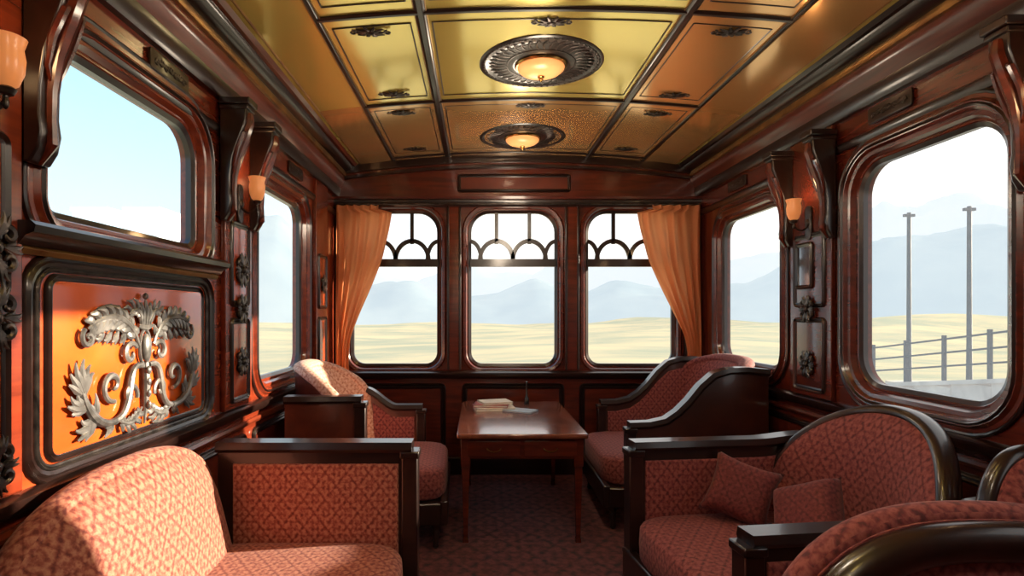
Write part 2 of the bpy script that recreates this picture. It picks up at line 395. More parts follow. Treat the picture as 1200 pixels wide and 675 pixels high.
# ------------------------------------------------------------ carved ornaments
def arc(cx,cy,r0,r1,a0,a1,n=14,z=.012):
    return [(cx+(r0+(r1-r0)*i/n)*math.cos(math.radians(a0+(a1-a0)*i/n)),cy+(r0+(r1-r0)*i/n)*math.sin(math.radians(a0+(a1-a0)*i/n)),z) for i in range(n+1)]
def bez(p0,p1,p2,p3,n=12,z=.012):
    o=[]
    for i in range(n+1):
        t=i/n; k=(1-t)**3,3*t*(1-t)**2,3*t*t*(1-t),t**3
        o.append((sum(a*b for a,b in zip(k,(p0[0],p1[0],p2[0],p3[0]))),sum(a*b for a,b in zip(k,(p0[1],p1[1],p2[1],p3[1]))),z))
    return o
def taper(n,r0,rm,r1): return [ (r0+(rm-r0)*min(1,2*i/n)) if i<n/2 else (rm+(r1-rm)*(2*i/n-1)) for i in range(n+1)]
def leaf(mb,x,y,ang,ln,spread=70,nl=5,r=.012,z=.014,curl=1):
    for i in range(nl):
        f=(i/(nl-1)-.5)*2; a=math.radians(ang+f*spread/2); l=ln*(1-.35*abs(f))
        b=a+math.radians(curl*25+f*30)
        p0=(x,y); p3=(x+l*math.cos(a),y+l*math.sin(a)); p1=(x+l*.4*math.cos(a),y+l*.4*math.sin(a))
        p2=(p3[0]-l*.35*math.cos(b),p3[1]-l*.35*math.sin(b))
        mb.tube(bez(p0,p1,p2,p3,8,z+.004*(1-abs(f))),taper(8,r*.5,r,r*.25),6,flat=.7)
def mirror(mb):
    o=MB(); o.add(mb); o.add(mb,Matrix.Diagonal((-1,1,1,1))); return o
def acanthus(mb,p0,p1,p2,p3,r,n=9,ln=.07,side=1,z=.018):
    """curling leaf: spine with lobes all along both edges"""
    sp=bez(p0,p1,p2,p3,n,z+.004); mb.tube(sp,taper(n,r*.6,r,r*.35),7)
    for i in range(1,n):
        a=math.atan2(sp[i+1][1]-sp[i-1][1],sp[i+1][0]-sp[i-1][0])
        l=ln*(.55+.6*math.sin(math.pi*i/n))
        for s_,k in((side,1),(-side,.7)):
            b=a+s_*math.radians(48); c_=a+s_*math.radians(5)
            x,y=sp[i][0],sp[i][1]
            q=(x+l*k*math.cos(b),y+l*k*math.sin(b)); e=(q[0]+l*k*.5*math.cos(c_),q[1]+l*k*.5*math.sin(c_))
            mb.tube([(x,y,z),((x+q[0])/2,(y+q[1])/2,z+.004),(q[0],q[1],z+.003),(e[0],e[1],z-.004)],[r*.7,r*1.15,r*.95,r*.25],6,flat=.6)
def crest():
    h=MB()
    acanthus(h,(.05,.05),(.10,.17),(.24,.19),(.34,.12),.014,9,.055,-1)
    for i in range(5):
        t=i/4; leaf(h,.13+.16*t,.11-.01*t,-68+45*t,.085-.02*t,26,2,.012,.016)
    h.tube(arc(.335,.09,.034,.006,60,-330,16,.02),taper(16,.009,.011,.005),6)
    h.tube(arc(.10,.02,.045,.010,150,-210,20,.02),taper(20,.009,.013,.007),7)
    h.tube(bez((.02,-.03),(.15,.0),(.06,-.20),(.19,-.215),16,.020),taper(16,.011,.016,.012),8)
    h.tube(bez((.19,-.215),(.28,-.225),(.34,-.17),(.365,-.09),14,.022),taper(14,.013,.018,.010),8)
    h.tube(arc(.205,-.085,.060,.010,-100,280,22,.02),taper(22,.009,.013,.007),7)
    h.tube(arc(.10,-.135,.045,.008,200,-160,20,.02),taper(20,.009,.012,.006),7)
    leaf(h,.355,-.10,78,.13,95,6,.016,.020,1)
    leaf(h,.34,-.15,25,.11,60,4,.015,.018,1)
    leaf(h,.29,-.20,-15,.12,60,4,.015,.017,1)
    leaf(h,.30,-.19,88,.09,50,3,.013,.019,-1)
    leaf(h,.20,-.215,-42,.07,60,3,.013,.016)
    acanthus(h,(.18,-.21),(.13,-.25),(.07,-.25),(.03,-.19),.010,6,.035,1)
    acanthus(h,(.015,.14),(.04,.19),(.08,.20),(.11,.17),.009,5,.035,1)
    o=mirror(h)
    o.ell((0,.04,.020),(.026,.055,.020),14,8)
    o.sweep([(.036*math.cos(2*math.pi*i/20),.04+.068*math.sin(2*math.pi*i/20),.014) for i in range(20)],[(.006*math.cos(k*math.pi/3),.008*math.sin(k*math.pi/3)) for k in range(6)],(0,0,1),closed=True)
    o.tube([(-.05,.125,.018),(0,.115,.022),(.05,.125,.018)],[.008,.012,.008],7)
    for a in(-55,-28,0,28,55):
        q=math.radians(a); o.tube([(.5*.06*math.sin(q),.125,.018),(.05*math.sin(q),.135+.05*math.cos(q),.022),(.065*math.sin(q),.14+.085*math.cos(q),.018)],[.007,.011,.005],6)
    o.ell((0,.24,.018),(.012,.014,.012),8,5)
    o.tube([(0,-.02,.018),(0,-.10,.022),(0,-.20,.018),(0,-.26,.012)],[.014,.017,.011,.004],8)
    for i in range(4): o.ell((0,-.05-.045*i,.032),(.015-.002*i,.018,.012),10,6)
    return o
def small_orn():
    h=MB()
    h.tube(arc(.045,.035,.032,.005,200,-180,16),taper(16,.008,.012,.005),7)
    h.tube(arc(.045,-.035,.032,.005,160,540,16),taper(16,.008,.012,.005),7)
    leaf(h,.01,.03,68,.08,60,4,.011); leaf(h,.01,-.03,-68,.08,60,4,.011)
    leaf(h,.03,.0,0,.07,60,4,.010)
    o=mirror(h); o.ell((0,0,.014),(.022,.024,.018),12,7)
    for a in range(0,360,60): o.ell((.028*math.cos(math.radians(a)),.028*math.sin(math.radians(a)),.01),(.01,.01,.01),8,5)
    o.tube([(0,.03,.012),(0,.1,.01)],[.012,.003],6); o.tube([(0,-.03,.012),(0,-.1,.01)],[.012,.003],6)
    return o
ob('carved_crest',crest(),SILVER,label='large carved pewter crest with crowned centre and curling acanthus scrolls',cat='wall ornament',mw=W('L',2.215,1.33,.014)@Matrix.Diagonal((.98,1.0,.85,1)))
SO=small_orn().mesh('carved_ornament',BRONZE)
for w,u,v,s_ in(('L',1.50,1.68,1.0),('L',1.50,1.49,.95),('L',1.50,1.09,.85),('L',3.09,1.74,.95),('L',3.09,1.53,.8),('L',3.09,1.24,.8),
            ('R',3.485,1.53,.85),('R',3.485,1.19,.85),('R',1.98,1.73,1),('R',1.98,1.53,.9),('R',1.98,1.2,.9),('L',4.73,1.75,.8)):
    ob('carved_ornament',SO,None,label='small dark bronze scroll ornament on a mahogany pilaster',cat='wall ornament',group='scroll ornaments on the pilasters',mw=W(w,u,v,.034)@Matrix.Diagonal((s_,s_,1,1)))
def corbel():
    m=MB(); w=.042
    prof=[(0,.30),(.12,.30),(.135,.26),(.13,.20),(.10,.12),(.065,.02),(.05,-.08),(.048,-.16),(.055,-.21),(.045,-.26),(.02,-.30),(0,-.30)]
    m.loft([[(x,b,a) for a,b in prof] for x in(-w,w)])
    m.box(-w-.015,w+.015,.285,.32,0,.155)
    m.box(-w-.008,w+.008,.262,.285,0,.145)
    return m
def corbel_carve():
    m=MB()
    m.tube([(0,.25,.132),(0,.2,.134),(0,.12,.106),(0,.02,.07),(0,-.08,.054),(0,-.16,.052),(0,-.24,.054),(0,-.30,.02)],[.018,.026,.026,.022,.018,.016,.018,.006],8,B=(1,0,0))
    for sx in(-1,1):
        m.tube([(sx*.012,.16,.122),(sx*.034,.14,.118),(sx*.04,.06,.086),(sx*.03,-.02,.064),(sx*.012,-.06,.06)],[.006,.012,.012,.008,.006],6,B=(0,0,1))
    return m
CB=corbel().mesh('corbel',DARK); CC=corbel_carve().mesh('corbel_carving',MAHOG)
first=None
for w,u,v in(('L',1.25,2.24),('L',1.66,2.24),('L',2.90,2.28),('L',3.27,2.28),('R',1.66,2.26),('R',2.08,2.26),('R',3.27,2.24),('R',3.71,2.24)):
    if first is None:
        first=ob('corbel',CB,None,label='dark carved wooden console bracket under the cornice',cat='bracket',group='carved brackets on the pilasters',mw=W(w,u,v,.026),bevel=.006)
        ob('corbel_carving',CC,None,parent=first)
    else: dup(first,W(w,u,v,.026))
def walllamp(w,u,v):
    e=empty('wall_lamp',W(w,u,v,.03)@Matrix.Scale(.88,4),'bronze wall sconce with an amber glass tulip shade','lamp','sconces on the pilasters')
    m=MB(); m.plate([rrect(0,-.02,.07,.24,.033,6)],.014,.004); m.ell((0,-.02,.014),(.022,.03,.015),12,6)
    ob('backplate',m,BRONZE,parent=e)
    a=MB(); a.tube([(0,-.04+ -.035*math.sin(math.pi*i/12)-.0,.01+.10*i/12) for i in range(13)]+[(0,-.02,.112)],.007,8,B=(1,0,0))
    a.add(MB().lathe([(.006,-.02),(.02,-.015),(.028,.0),(.018,.008)],14,axis='y'),Matrix.Translation((0,-.005,.112)))
    a.ell((0,-.045,.112),(.009,.02,.009),8,6)
    ob('lamp_arm',a,BRONZE,parent=e)
    s_=MB().lathe([(.02,0),(.032,.01),(.045,.045),(.048,.085),(.043,.115),(.052,.145),(.048,.145),(.038,.115),(.042,.08),(.03,.02),(.005,.01)],20,axis='y').xf(Matrix.Translation((0,0,.112)))
    ob('lamp_shade',s_,SHADE,parent=e)
    l=bpy.data.lights.new('sconce_light','POINT'); l.energy=1.4; l.color=(1,.6,.28); l.shadow_soft_size=.03
    lo=bpy.data.objects.new('lamp_bulb',l); COL.objects.link(lo); lo.parent=e; lo.location=(0,.21,.112)
walllamp('L',1.44,2.08); walllamp('L',3.08,2.12); walllamp('R',3.48,2.08); walllamp('R',1.86,2.08)
def plaque(w,u,v):
    o=ob('plaque',MB().plate([rrect(0,0,.30,.085,.012,4)],.014,.004),DARK,label='small dark carved plaque above the window',cat='plaque',group='plaques above the side windows',mw=W(w,u,v,.004))
    m=MB()
    m.box(-.12,.12,-.003,.003,.012,.018)
    for i in range(7):
        x=-.108+.036*i
        m.tube(arc(x,(.006 if i%2 else -.006),.018,.004,90*(i%2)*2,90*(i%2)*2+400,12,.016),.004,6)
    ob('plaque_scrollwork',m,BRONZE,parent=o)
for w,u in(('L',2.42),('L',4.10),('R',2.83),('R',4.5)): plaque(w,u,2.54)
mi=ob('mirror',MB().sweep([(a,b,0) for a,b in rrect(0,0,.14,.25,.008,3)],[(-.006,0),(-.006,.012),(.008,.02),(.02,.012),(.02,0)],(0,0,1),closed=True),DARK,label='small rectangular mirror in a dark frame on the pilaster',cat='mirror',mw=W('R',3.52,1.80,.034))
ob('mirror_glass',MB().plate([rrect(0,0,.14,.25,.006,3)],.006),MIRR,parent=mi)
# ------------------------------------------------------------ ceiling lamps, rosettes
def ceillamp(y):
    e=empty('ceiling_lamp',W('C',XC,y,.0)@Matrix.Diagonal((1,.94,.9,1)),'round ceiling lamp with carved dark medallion and amber glass bowl','lamp','medallion lamps along the ceiling')
    m=MB().lathe([(.365,0),(.365,.006),(.35,.012),(.325,.012),(.315,.006),(.28,.006),(.2,.010),(.17,.016),(.16,.016),(.14,.014),(.0,.012),(.0,0)],48)
    ob('medallion',m,DARK,parent=e)
    k=MB()
    k.tube([(.337*math.cos(2*math.pi*i/48),.337*math.sin(2*math.pi*i/48),.011) for i in range(49)],.007,6,flat=.6)
    k.tube([(.2*math.cos(2*math.pi*i/48),.2*math.sin(2*math.pi*i/48),.011) for i in range(49)],.006,6,flat=.6)
    k.tube([(.268*math.cos(2*math.pi*i/48),.268*math.sin(2*math.pi*i/48),.007) for i in range(49)],.004,6,flat=.6)
    for i in range(56):
        a=2*math.pi*i/56; k.ell((.337*math.cos(a),.337*math.sin(a),.013),(.009,.009,.005),8,5)
    for i in range(40):
        a=2*math.pi*i/40
        k.tube([(r*math.cos(a+dd),r*math.sin(a+dd),.009) for r,dd in((.205,0),(.235,.045),(.27,.035),(.30,-.02),(.28,-.05))],[.004,.006,.006,.005,.003],6,flat=.5)
    ob('medallion_carving',k,BRONZE,parent=e)
    r=MB().lathe([(.145,.012),(.155,.022),(.147,.032),(.135,.032),(.135,.012)],32)
    ob('lamp_rim',r,BRASS,parent=e)
    b=MB().lathe([(.14,.028),(.135,.045),(.112,.066),(.07,.082),(.02,.089),(.0,.09),(.0,.075),(.09,.05),(.13,.028)],32)
    ob('lamp_bowl',b,SHADE2,parent=e)
    f=MB().lathe([(.018,.086),(.022,.094),(.012,.103),(.015,.112),(.003,.124)],12)
    ob('finial',f,BRASS,parent=e)
for y in(3.32,4.70): ceillamp(y)
ro=MB()
for i in range(10):
    a=2*math.pi*i/10; ro.tube([(0,0,.006),(.05*math.cos(a),.03*math.sin(a),.009),(.095*math.cos(a),.055*math.sin(a),.004)],[.006,.013,.004],6,flat=.6)
ro.ell((0,0,.008),(.03,.022,.012),12,6)
for sx in(-1,1): ro.tube(arc(sx*.10,0,.025,.005,90,90+sx*380,12,.006),.005,6)
RO=ro.mesh('ceiling_rosette',BRONZE)
for dx,y in((-.92,2.87),(-.92,3.68),(-.92,4.02),(-.92,4.9),(.92,2.87),(.92,3.70),(.92,4.04),(.92,4.9),(0,3.98),(0,2.84)):
    ob('ceiling_rosette',RO,None,label='small oval bronze leaf rosette on the gilded ceiling',cat='ceiling ornament',group='rosettes on the ceiling panels',mw=W('C',XC+dx,y,.004)@Matrix.Scale(.9,4))
# ------------------------------------------------------------ curtains
def curtain(side):
    edge=[(2.50,.53),(2.3,.50),(2.0,.43),(1.75,.33),(1.5,.22),(1.32,.15),(1.22,.13),(1.1,.12),(.95,.13),(.86,.14)]
    def wd(z):
        for (z0,w0),(z1,w1) in zip(edge,edge[1:]):
            if z<=z0 and z>=z1: t=(z0-z)/(z0-z1); return w0+(w1-w0)*t
        return edge[-1][1]
    nu,nv=72,46; m=MB(); vs=[];fs=[]
    x0=XL+.03 if side=='L' else XR-.03
    sg=1 if side=='L' else -1
    ex=1.0 if side=='L' else 1.14
    for j in range(nv+1):
        z=2.50-(2.50-.86)*j/nv
        w_=(wd(z)+wd(z+.05)+wd(z-.05))/3*(ex if z>1.5 else 1+(ex-1)*max(0,(z-1.0)/.5))
        for i in range(nu+1):
            u=i/nu
            fold=.022*math.sin(u*2*math.pi*5+.9*math.sin(z*2.2)+1.5*u)*(.55+.45*min(1,w_/.4))+.007*math.sin(u*47+z*5)
            vs.append((x0+sg*u*w_,YE-.105-fold,z+(.02*math.sin(u*20) if j==nv else 0)))
    for j in range(nv):
        for i in range(nu): a=j*(nu+1)+i; fs.append((a,a+1,a+nu+2,a+nu+1))
    m.addv(vs,fs)
    ob('curtain',m,CURT,label='peach-orange curtain gathered aside at the end window',cat='curtain',group='curtains of the end windows',smooth=180)
curtain('L'); curtain('R')
rod=MB().tube([(XL+.02,YE-.09,2.515),(XR-.02,YE-.09,2.515)],.009,10)
ob('curtain_rod',rod,BRONZE,label='thin dark curtain rod across the end windows',cat='curtain rod')
# ------------------------------------------------------------ settees
def leg(h,w=.05):
    m=MB(); m.lathe([(.012,0),(.02,.01),(.016,h*.3),(.026,h*.6),(.018,h*.72),(.032,h*.85),(.032,h)],14); return m
def settee(name,label,cat,loc,rot,Wd,D,armN,armP,zt,zlow,p=2.6,back_x=.0,curve=.06,slant=.1,seat=.50,wood='rim',inset=.86,uph=UPH,bt=.06,wmat=DARK,outer=None,sides='both',frame=(.028,.03),roll=(.035,.06),pc=2.2,buph=None,fdx=.075):
    """local: front +X, width along Y. armN / armP: top curve [(x,z)] for the -Y and +Y arm"""
    mw=Matrix.Translation(loc)@Matrix.Rotation(rot,4,'Z')
    e=empty(name,mw,label,cat)
    buph=buph or uph
    hx,hy=D/2,Wd/2
    zb=.16
    f=MB(); f.box(-hx+.04,hx-.02,-hy+.02,hy-.02,zb,zb+.14); f.box(hx-.05,hx,-hy+.01,hy-.01,zb+.01,zb+.16)
    ob('seat_frame',f,wmat,parent=e,bevel=.01)
    s_=MB().ell((.03,0,(seat+zb+.13)/2),(hx-.04,hy-.05,(seat-zb-.13)/2+.01),40,16,e=.32)
    ob('seat',s_,uph,parent=e,smooth=60)
    nu,nv=40,12
    us=[math.sin(math.pi/2*(-1+2*i/nu)) for i in range(nu+1)]
    yb=hy-.05; z0=seat-.18
    def top(u): return zlow+(zt-zlow)*max(0,1-abs(u)**p)**(1/p)
    def bx(u,v): return -hx+.07+back_x+curve*abs(u)**pc-slant*(v-.3)
    def shell(off_f,off_r,bulge,z0_):
        F=[];Rr=[]
        for j in range(nv+1):
            v=j/nv
            for u in us:
                z=z0_+v*(top(u)-z0_); b=bulge*(1-abs(u)**4)*(1-abs(2*v-1)**4)
                F.append((bx(u,v)+off_f+b,u*yb,z)); Rr.append((bx(u,v)+off_r,u*yb*(1.0 if off_r>-.04 else 1.03),z))
        n=nu+1; vs=F+Rr; o_=len(F); fs=[]
        for j in range(nv):
            for i in range(nu):
                a=j*n+i; fs.append((a,a+1,a+n+1,a+n)); fs.append((o_+a,o_+a+n,o_+a+n+1,o_+a+1))
            for a in(j*n,j*n+nu): fs.append((a,a+n,o_+a+n,o_+a))
        for i in range(nu):
            for a in(i,nv*n+i): fs.append((a,a+1,o_+a+1,o_+a))
        return MB().addv(vs,fs)
    ob('backrest',shell(.04,-.035,bt,z0),buph,parent=e,smooth=60)
    if outer: ob('back_panel',shell(-.034,-.055,0,.18),outer,parent=e,smooth=60)
    def rim(sc,dx,prof,m,name):
        pts=[]
        for v in(0,.25,.5,.75): pts.append((bx(1,v)+dx,-yb*sc,z0+v*(top(1)-z0)))
        for u in us:
            z=top(u)
            if sc<1: z=z0+(z-z0)*(1-(1-sc)*.9)
            pts.append((bx(u,1)+dx,u*yb*sc,z))
        for v in(.75,.5,.25,0): pts.append((bx(1,v)+dx,yb*sc,z0+v*(top(1)-z0)))
        q=[pts[0]]
        for a in pts[1:]:
            if (Vector(a)-Vector(q[-1])).length>.012: q.append(a)
        ob(name,MB().sweep(q,prof,(1,0,0)),m,parent=e,smooth=50)
    def circ(rx,ry,n=12): return [(rx*math.cos(2*math.pi*i/n),ry*math.sin(2*math.pi*i/n)) for i in range(n)]
    if wood=='rim':
        rim(1,.0,circ(*frame),wmat,'back_frame')
    else:
        rim(1,.0,circ(*roll),buph,'back_roll')
        if inset: rim(inset,fdx,circ(*frame),wmat,'back_frame')
    for sy,curve_pts in((-1,armN),(1,armP)):
        if not curve_pts: continue
        y=sy*(hy-.035)
        cp=curve_pts
        poly=[(cp[0][0],zb)]+list(cp)+[(cp[-1][0],zb)]
        a=MB().plate([poly],.05,.006,z0=-.025).xf(Matrix.Rotation(math.pi/2,4,'X'))
        a.xf(Matrix.Translation((0,y,0)))
        ao=ob('arm',a,outer or wmat,parent=e)
        x0,x1=cp[0][0]+.07,cp[-1][0]-.06
        inner=[(x,z-.075) for (x,z) in cp if x0<=x<=x1]
        def zat(x):
            for (xa,za),(xb,zb_) in zip(cp,cp[1:]):
                if xa<=x<=xb: return za+(zb_-za)*(x-xa)/max(xb-xa,1e-6)
            return cp[-1][1]
        inner=[(x0,zat(x0)-.075)]+inner+[(x1,zat(x1)-.075)]
        poly2=[(x0,zb+.17)]+inner+[(x1,zb+.17)]
        th=.074 if sides=='both' else .037
        a2=MB().plate([poly2],th,.012,z0=0)
        a2.xf(Matrix.Rotation(math.pi/2,4,'X'))
        yo=.037 if sides=='both' else (0 if sy>0 else .037)
        a2.xf(Matrix.Translation((0,y+yo,0)))
        ob('arm_upholstery',a2,uph,parent=ao)
        prof=[(-.022,-.045),(.008,-.052),(.024,-.04),(.03,0),(.024,.04),(.008,.052),(-.022,.045)]
        pts=[(x,y,z) for x,z in cp]
        ob('arm_rail',MB().sweep(pts,[(-a_,b_) for a_,b_ in prof],(0,1,0)),wmat,parent=ao)
        px,pz=cp[-1]
        po=MB().frustum(px-.01,y,0.0,.045,.06,zb,.06,.075); po.box(px-.045,px+.025,y-.042,y+.042,zb,pz-.02)
        po.box(px-.052,px+.032,y-.05,y+.05,pz-.05,pz-.018); po.box(px-.052,px+.032,y-.05,y+.05,zb+.12,zb+.15)
        ob('arm_post',po,wmat,parent=ao,bevel=.006)
    for sx in(-1,1):
        for sy in(-1,1):
            l=leg(zb); ob('leg',l,wmat,parent=e,loc=(sx*(hx-.08),sy*(hy-.08),0))
    return e
def scurve(x0,z0,x1,z1,xf,n=14):
    pts=[]
    for i in range(n+1):
        t=i/n; s=t*t*(3-2*t); pts.append((x0+(x1-x0)*t,z0+(z1-z0)*s))
    pts.append((xf,z1)); return pts
flat=[(-.36,.915),(.0,.915),(.50,.915)]
low=[(-.36,.74),(.0,.74),(.50,.74)]
settee('sofa','rose damask sofa with square wooden arms against the side wall','sofa',(-.79,1.925,0),0,1.24,1.0,low,flat,.985,.60,p=2.5,back_x=.10,curve=.0,slant=.12,seat=.51,uph=UPH,wood='uph',inset=None,bt=.065,roll=(.026,.045))
OUT=pbr('dark_red_wood',(.12,.024,.012),(.065,.013,.008),.35,coat=.3,scale=8)
OUTD=pbr('dark_brown_wood',(.055,.014,.009),(.03,.008,.005),.3,coat=.4,scale=5)
settee('armchair','barrel-back damask armchair with boxy dark red side and back coloured pale as if sunlit','armchair',(-.725,4.02,0),math.radians(2),1.0,1.04,[(-.50,.965),(-.2,.965),(-.02,.965)],scurve(-.16,.90,.10,.76,.30),1.14,.80,p=2.6,curve=.34,slant=.07,seat=.50,wood='uph',inset=None,uph=UPH2,buph=SUNUPH,outer=OUT,sides='in',pc=2.8)
hi=[(-.55,1.10),(-.40,1.115),(-.28,1.11),(-.18,1.08),(-.09,1.00),(-.01,.90),(.07,.82),(.15,.765),(.26,.74),(.40,.735)]
settee('armchair','high-backed armchair with sweeping dark brown wood sides beside the table','armchair',(1.45,4.38,0),math.pi-math.radians(1),1.06,1.16,hi,hi,1.15,.98,p=2.8,curve=.20,slant=.06,seat=.50,wood='uph',inset=None,uph=UPH2,outer=OUTD,sides='in',pc=2.8)
settee('sofa','oval-back rose damask loveseat with dark wood frame and cushions','sofa',(1.33,2.42,0),math.pi+.12,1.04,1.08,scurve(-.44,.86,-.15,.84,.50),scurve(-.44,.82,-.10,.755,.50),1.065,.60,p=2.1,curve=.25,slant=.08,seat=.50,wood='rim',uph=UPH2,bt=.08,frame=(.030,.05))
settee('armchair','arched-back damask armchair with thick dark wood band','armchair',(1.13,1.01,0),-math.pi/2,1.10,.72,[(-.3,.70),(.33,.70)],[(-.3,.70),(.33,.70)],1.04,.56,p=2.6,curve=.05,slant=.0,wood='uph',inset=.935,uph=UPH2,frame=(.044,.044),roll=(.028,.035),fdx=.055,bt=.03)
settee('armchair','small arched-back damask chair with dark rim by the side wall','armchair',(1.80,1.66,0),-math.pi/2,.50,.42,[(-.17,.70),(.16,.70)],[(-.17,.70),(.16,.70)],1.05,.7,p=2.3,curve=.04,slant=.04,wood='rim',uph=UPH2)
PILU=fabric('crimson_cushion',(.13,.017,.017),(.07,.008,.009),(.18,.035,.032),70,.15)
def pillow(s,loc,rx,ry,rz,label):
    n=16; vs=[];fs=[]
    for sd in(1,-1):
        for j in range(n+1):
            for i in range(n+1):
                u,v=-1+2*i/n,-1+2*j/n
                k=1-.14*(1-abs(u)**2)*abs(v)**3; k2=1-.14*(1-abs(v)**2)*abs(u)**3
                vs.append((u*s/2*k2,v*s/2*k,sd*s*.26*((1-u**4)*(1-v**4))**.55))
    m=n+1
    for q in(0,m*m):
        for j in range(n):
            for i in range(n): a=q+j*m+i; fs.append((a,a+1,a+m+1,a+m))
    ob('throw_pillow',MB().addv(vs,fs),PILU,label=label,cat='cushion',group='cushions on the loveseat',smooth=80,
       mw=Matrix.Translation(loc)@Matrix.Rotation(rz,4,'Z')@Matrix.Rotation(ry,4,'Y')@Matrix.Rotation(rx,4,'X'))
pillow(.31,(1.27,2.72,.645),math.radians(62),math.radians(16),math.radians(-30),'square crimson cushion leaning against the sofa arm')
pillow(.31,(1.42,2.42,.635),math.radians(48),math.radians(-24),math.radians(-50),'square crimson cushion slumped on the sofa seat')
# ------------------------------------------------------------ table
te=empty('table',Matrix.Translation((.290,4.33,0)),'dark reddish wooden writing table with drawers and tapered legs','table')
TOPM=pbr('polished_table_top',(.22,.062,.032),(.12,.03,.016),.22,coat=.6,scale=3,stretch=(4,.6,1))
ob('table_top',MB().plate([rrect(0,0,.86,1.38,.03,4)],.032,.010,z0=.69),TOPM,parent=te)
ob('table_apron',MB().box(-.38,.38,-.64,.64,.55,.69),MAHOG,parent=te,bevel=.004)
for sx in(-1,1):
    d=ob('drawer',MB().plate([rrect(0,0,.345,.105,.006,2)],.016,.004).xf(Matrix.Translation((sx*.185,-.64,.62))@Matrix.Rotation(math.pi/2,4,'X')),MAHOG,parent=te)
    k=MB()
    k.tube([(sx*.185+.045*math.cos(math.pi*i/10),-.668+.008*abs(math.cos(math.pi*i/10)),.625-.022*math.sin(math.pi*i/10)) for i in range(11)],.005,6,B=(0,1,0))
    ob('drawer_handle',k,BRASS,parent=d)
for sx in(-1,1):
    for sy in(-1,1):
        l=MB().frustum(0,0,0,.028,.028,.50,.05,.05); l.frustum(0,0,.50,.062,.062,.69,.062,.062); l.frustum(0,0,0,.038,.038,.03,.034,.034)
        ob('leg',l,MAHOG,parent=te,loc=(sx*.37,sy*.62,0),bevel=.003)
def book(x,y,z,w,d,h,rot,m,label):
    e=empty('book',Matrix.Translation((x,y,z))@Matrix.Rotation(rot,4,'Z'),label,'book','books on the table')
    c=MB().box(-w/2,w/2,-d/2,d/2,0,.004); c.box(-w/2,w/2,-d/2,d/2,h-.004,h); c.box(-w/2,-w/2+.005,-d/2,d/2,0,h)
    ob('cover',c,m,parent=e); ob('pages',MB().box(-w/2+.005,w/2-.006,-d/2+.006,d/2-.006,.004,h-.004),PAPER,parent=e)
book(.13,4.62,.7225,.32,.25,.024,.12,BOOKM[1],'cream hardback book at the bottom of a stack on the table')
book(.11,4.63,.747,.28,.21,.020,-.12,BOOKM[0],'red hardback book stacked on the table')
book(.14,4.64,.7675,.25,.19,.018,.28,BOOKM[1],'cream book on top of the stack')
book(.34,4.50,.7225,.24,.17,.012,-.5,BOOKM[2],'thin blue booklet lying on the table')
bt_=MB().lathe([(.0,0),(.022,0),(.023,.008),(.020,.05),(.010,.075),(.008,.19),(.010,.195),(.0,.198)],16,c=(.42,4.85,.7225))
ob('bottle',bt_,pbr('dark_glass',(.02,.02,.02),rough=.1,coat=.5),label='slim dark glass bottle standing on the table',cat='bottle')
# ------------------------------------------------------------ outside
def terrain():
    k=60
    xs_=[math.copysign((abs(i)/k)**2.2*900,i) for i in range(-k,k+1)]
    ys_=[-60+i*6 for i in range(0,12)]+[12+(i/80)**2.0*900 for i in range(0,81)]
    vs=[];fs=[]
    for y in ys_:
        for x in xs_:
            d=math.hypot(x,max(y,0)); a=min(1,max(0,(d-14)/60))
            z=-1.75+a*(4.2*noise.noise(Vector((x*.010,y*.016,3)))+.7*noise.noise(Vector((x*.04,y*.05,8))))*(.5+min(d,300)/120)*.8 - a*2.6
            vs.append((x,y,z))
    n=len(xs_)
    for j in range(len(ys_)-1):
        for i in range(n-1): a=j*n+i; fs.append((a,a+1,a+n+1,a+n))
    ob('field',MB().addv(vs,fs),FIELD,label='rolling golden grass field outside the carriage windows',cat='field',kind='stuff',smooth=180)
terrain()
def interp(P,x):
    if x<=P[0][0]: return P[0][1]
    for (a,b),(c_,d) in zip(P,P[1:]):
        if x<=c_:
            t=(x-a)/(c_-a); t=t*t*(3-2*t); return b+(d-b)*t
    return P[-1][1]
def mountain(nm,R0,R1,P,m,seed,label,amp):
    na,nr=420,16; vs=[];fs=[]
    Rm=(R0+R1)/2
    for i in range(na+1):
        dg=-75+150*i/na; th=math.radians(dg)
        for j in range(nr+1):
            t=j/nr; r=R0+(R1-R0)*t
            x,y=r*math.sin(th),r*math.cos(th)
            hh=interp(P,dg)*Rm
            nse=noise.fractal(Vector((x*.012+seed,y*.012,0)),1.0,2.1,5)
            h=hh*math.sin(math.pi*t)**.9*(1+amp*nse)
            vs.append((x,y,h-6.5))
    n=nr+1
    for i in range(na):
        for j in range(nr): a=i*n+j; fs.append((a,a+1,a+n+1,a+n))
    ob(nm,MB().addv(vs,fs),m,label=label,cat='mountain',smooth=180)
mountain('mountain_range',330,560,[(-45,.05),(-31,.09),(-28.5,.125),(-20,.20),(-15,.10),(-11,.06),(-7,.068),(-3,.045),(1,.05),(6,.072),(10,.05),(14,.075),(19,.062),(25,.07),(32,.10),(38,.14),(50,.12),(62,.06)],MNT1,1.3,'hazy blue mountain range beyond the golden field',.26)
mountain('mountain_range',640,900,[(-45,.05),(-30,.09),(-24,.12),(-17,.12),(-12,.085),(-7,.075),(-2,.08),(4,.08),(9,.095),(14,.10),(20,.085),(28,.10),(35,.16),(50,.15),(62,.08)],MNT2,5.7,'pale distant mountain range behind the nearer hills',.24)
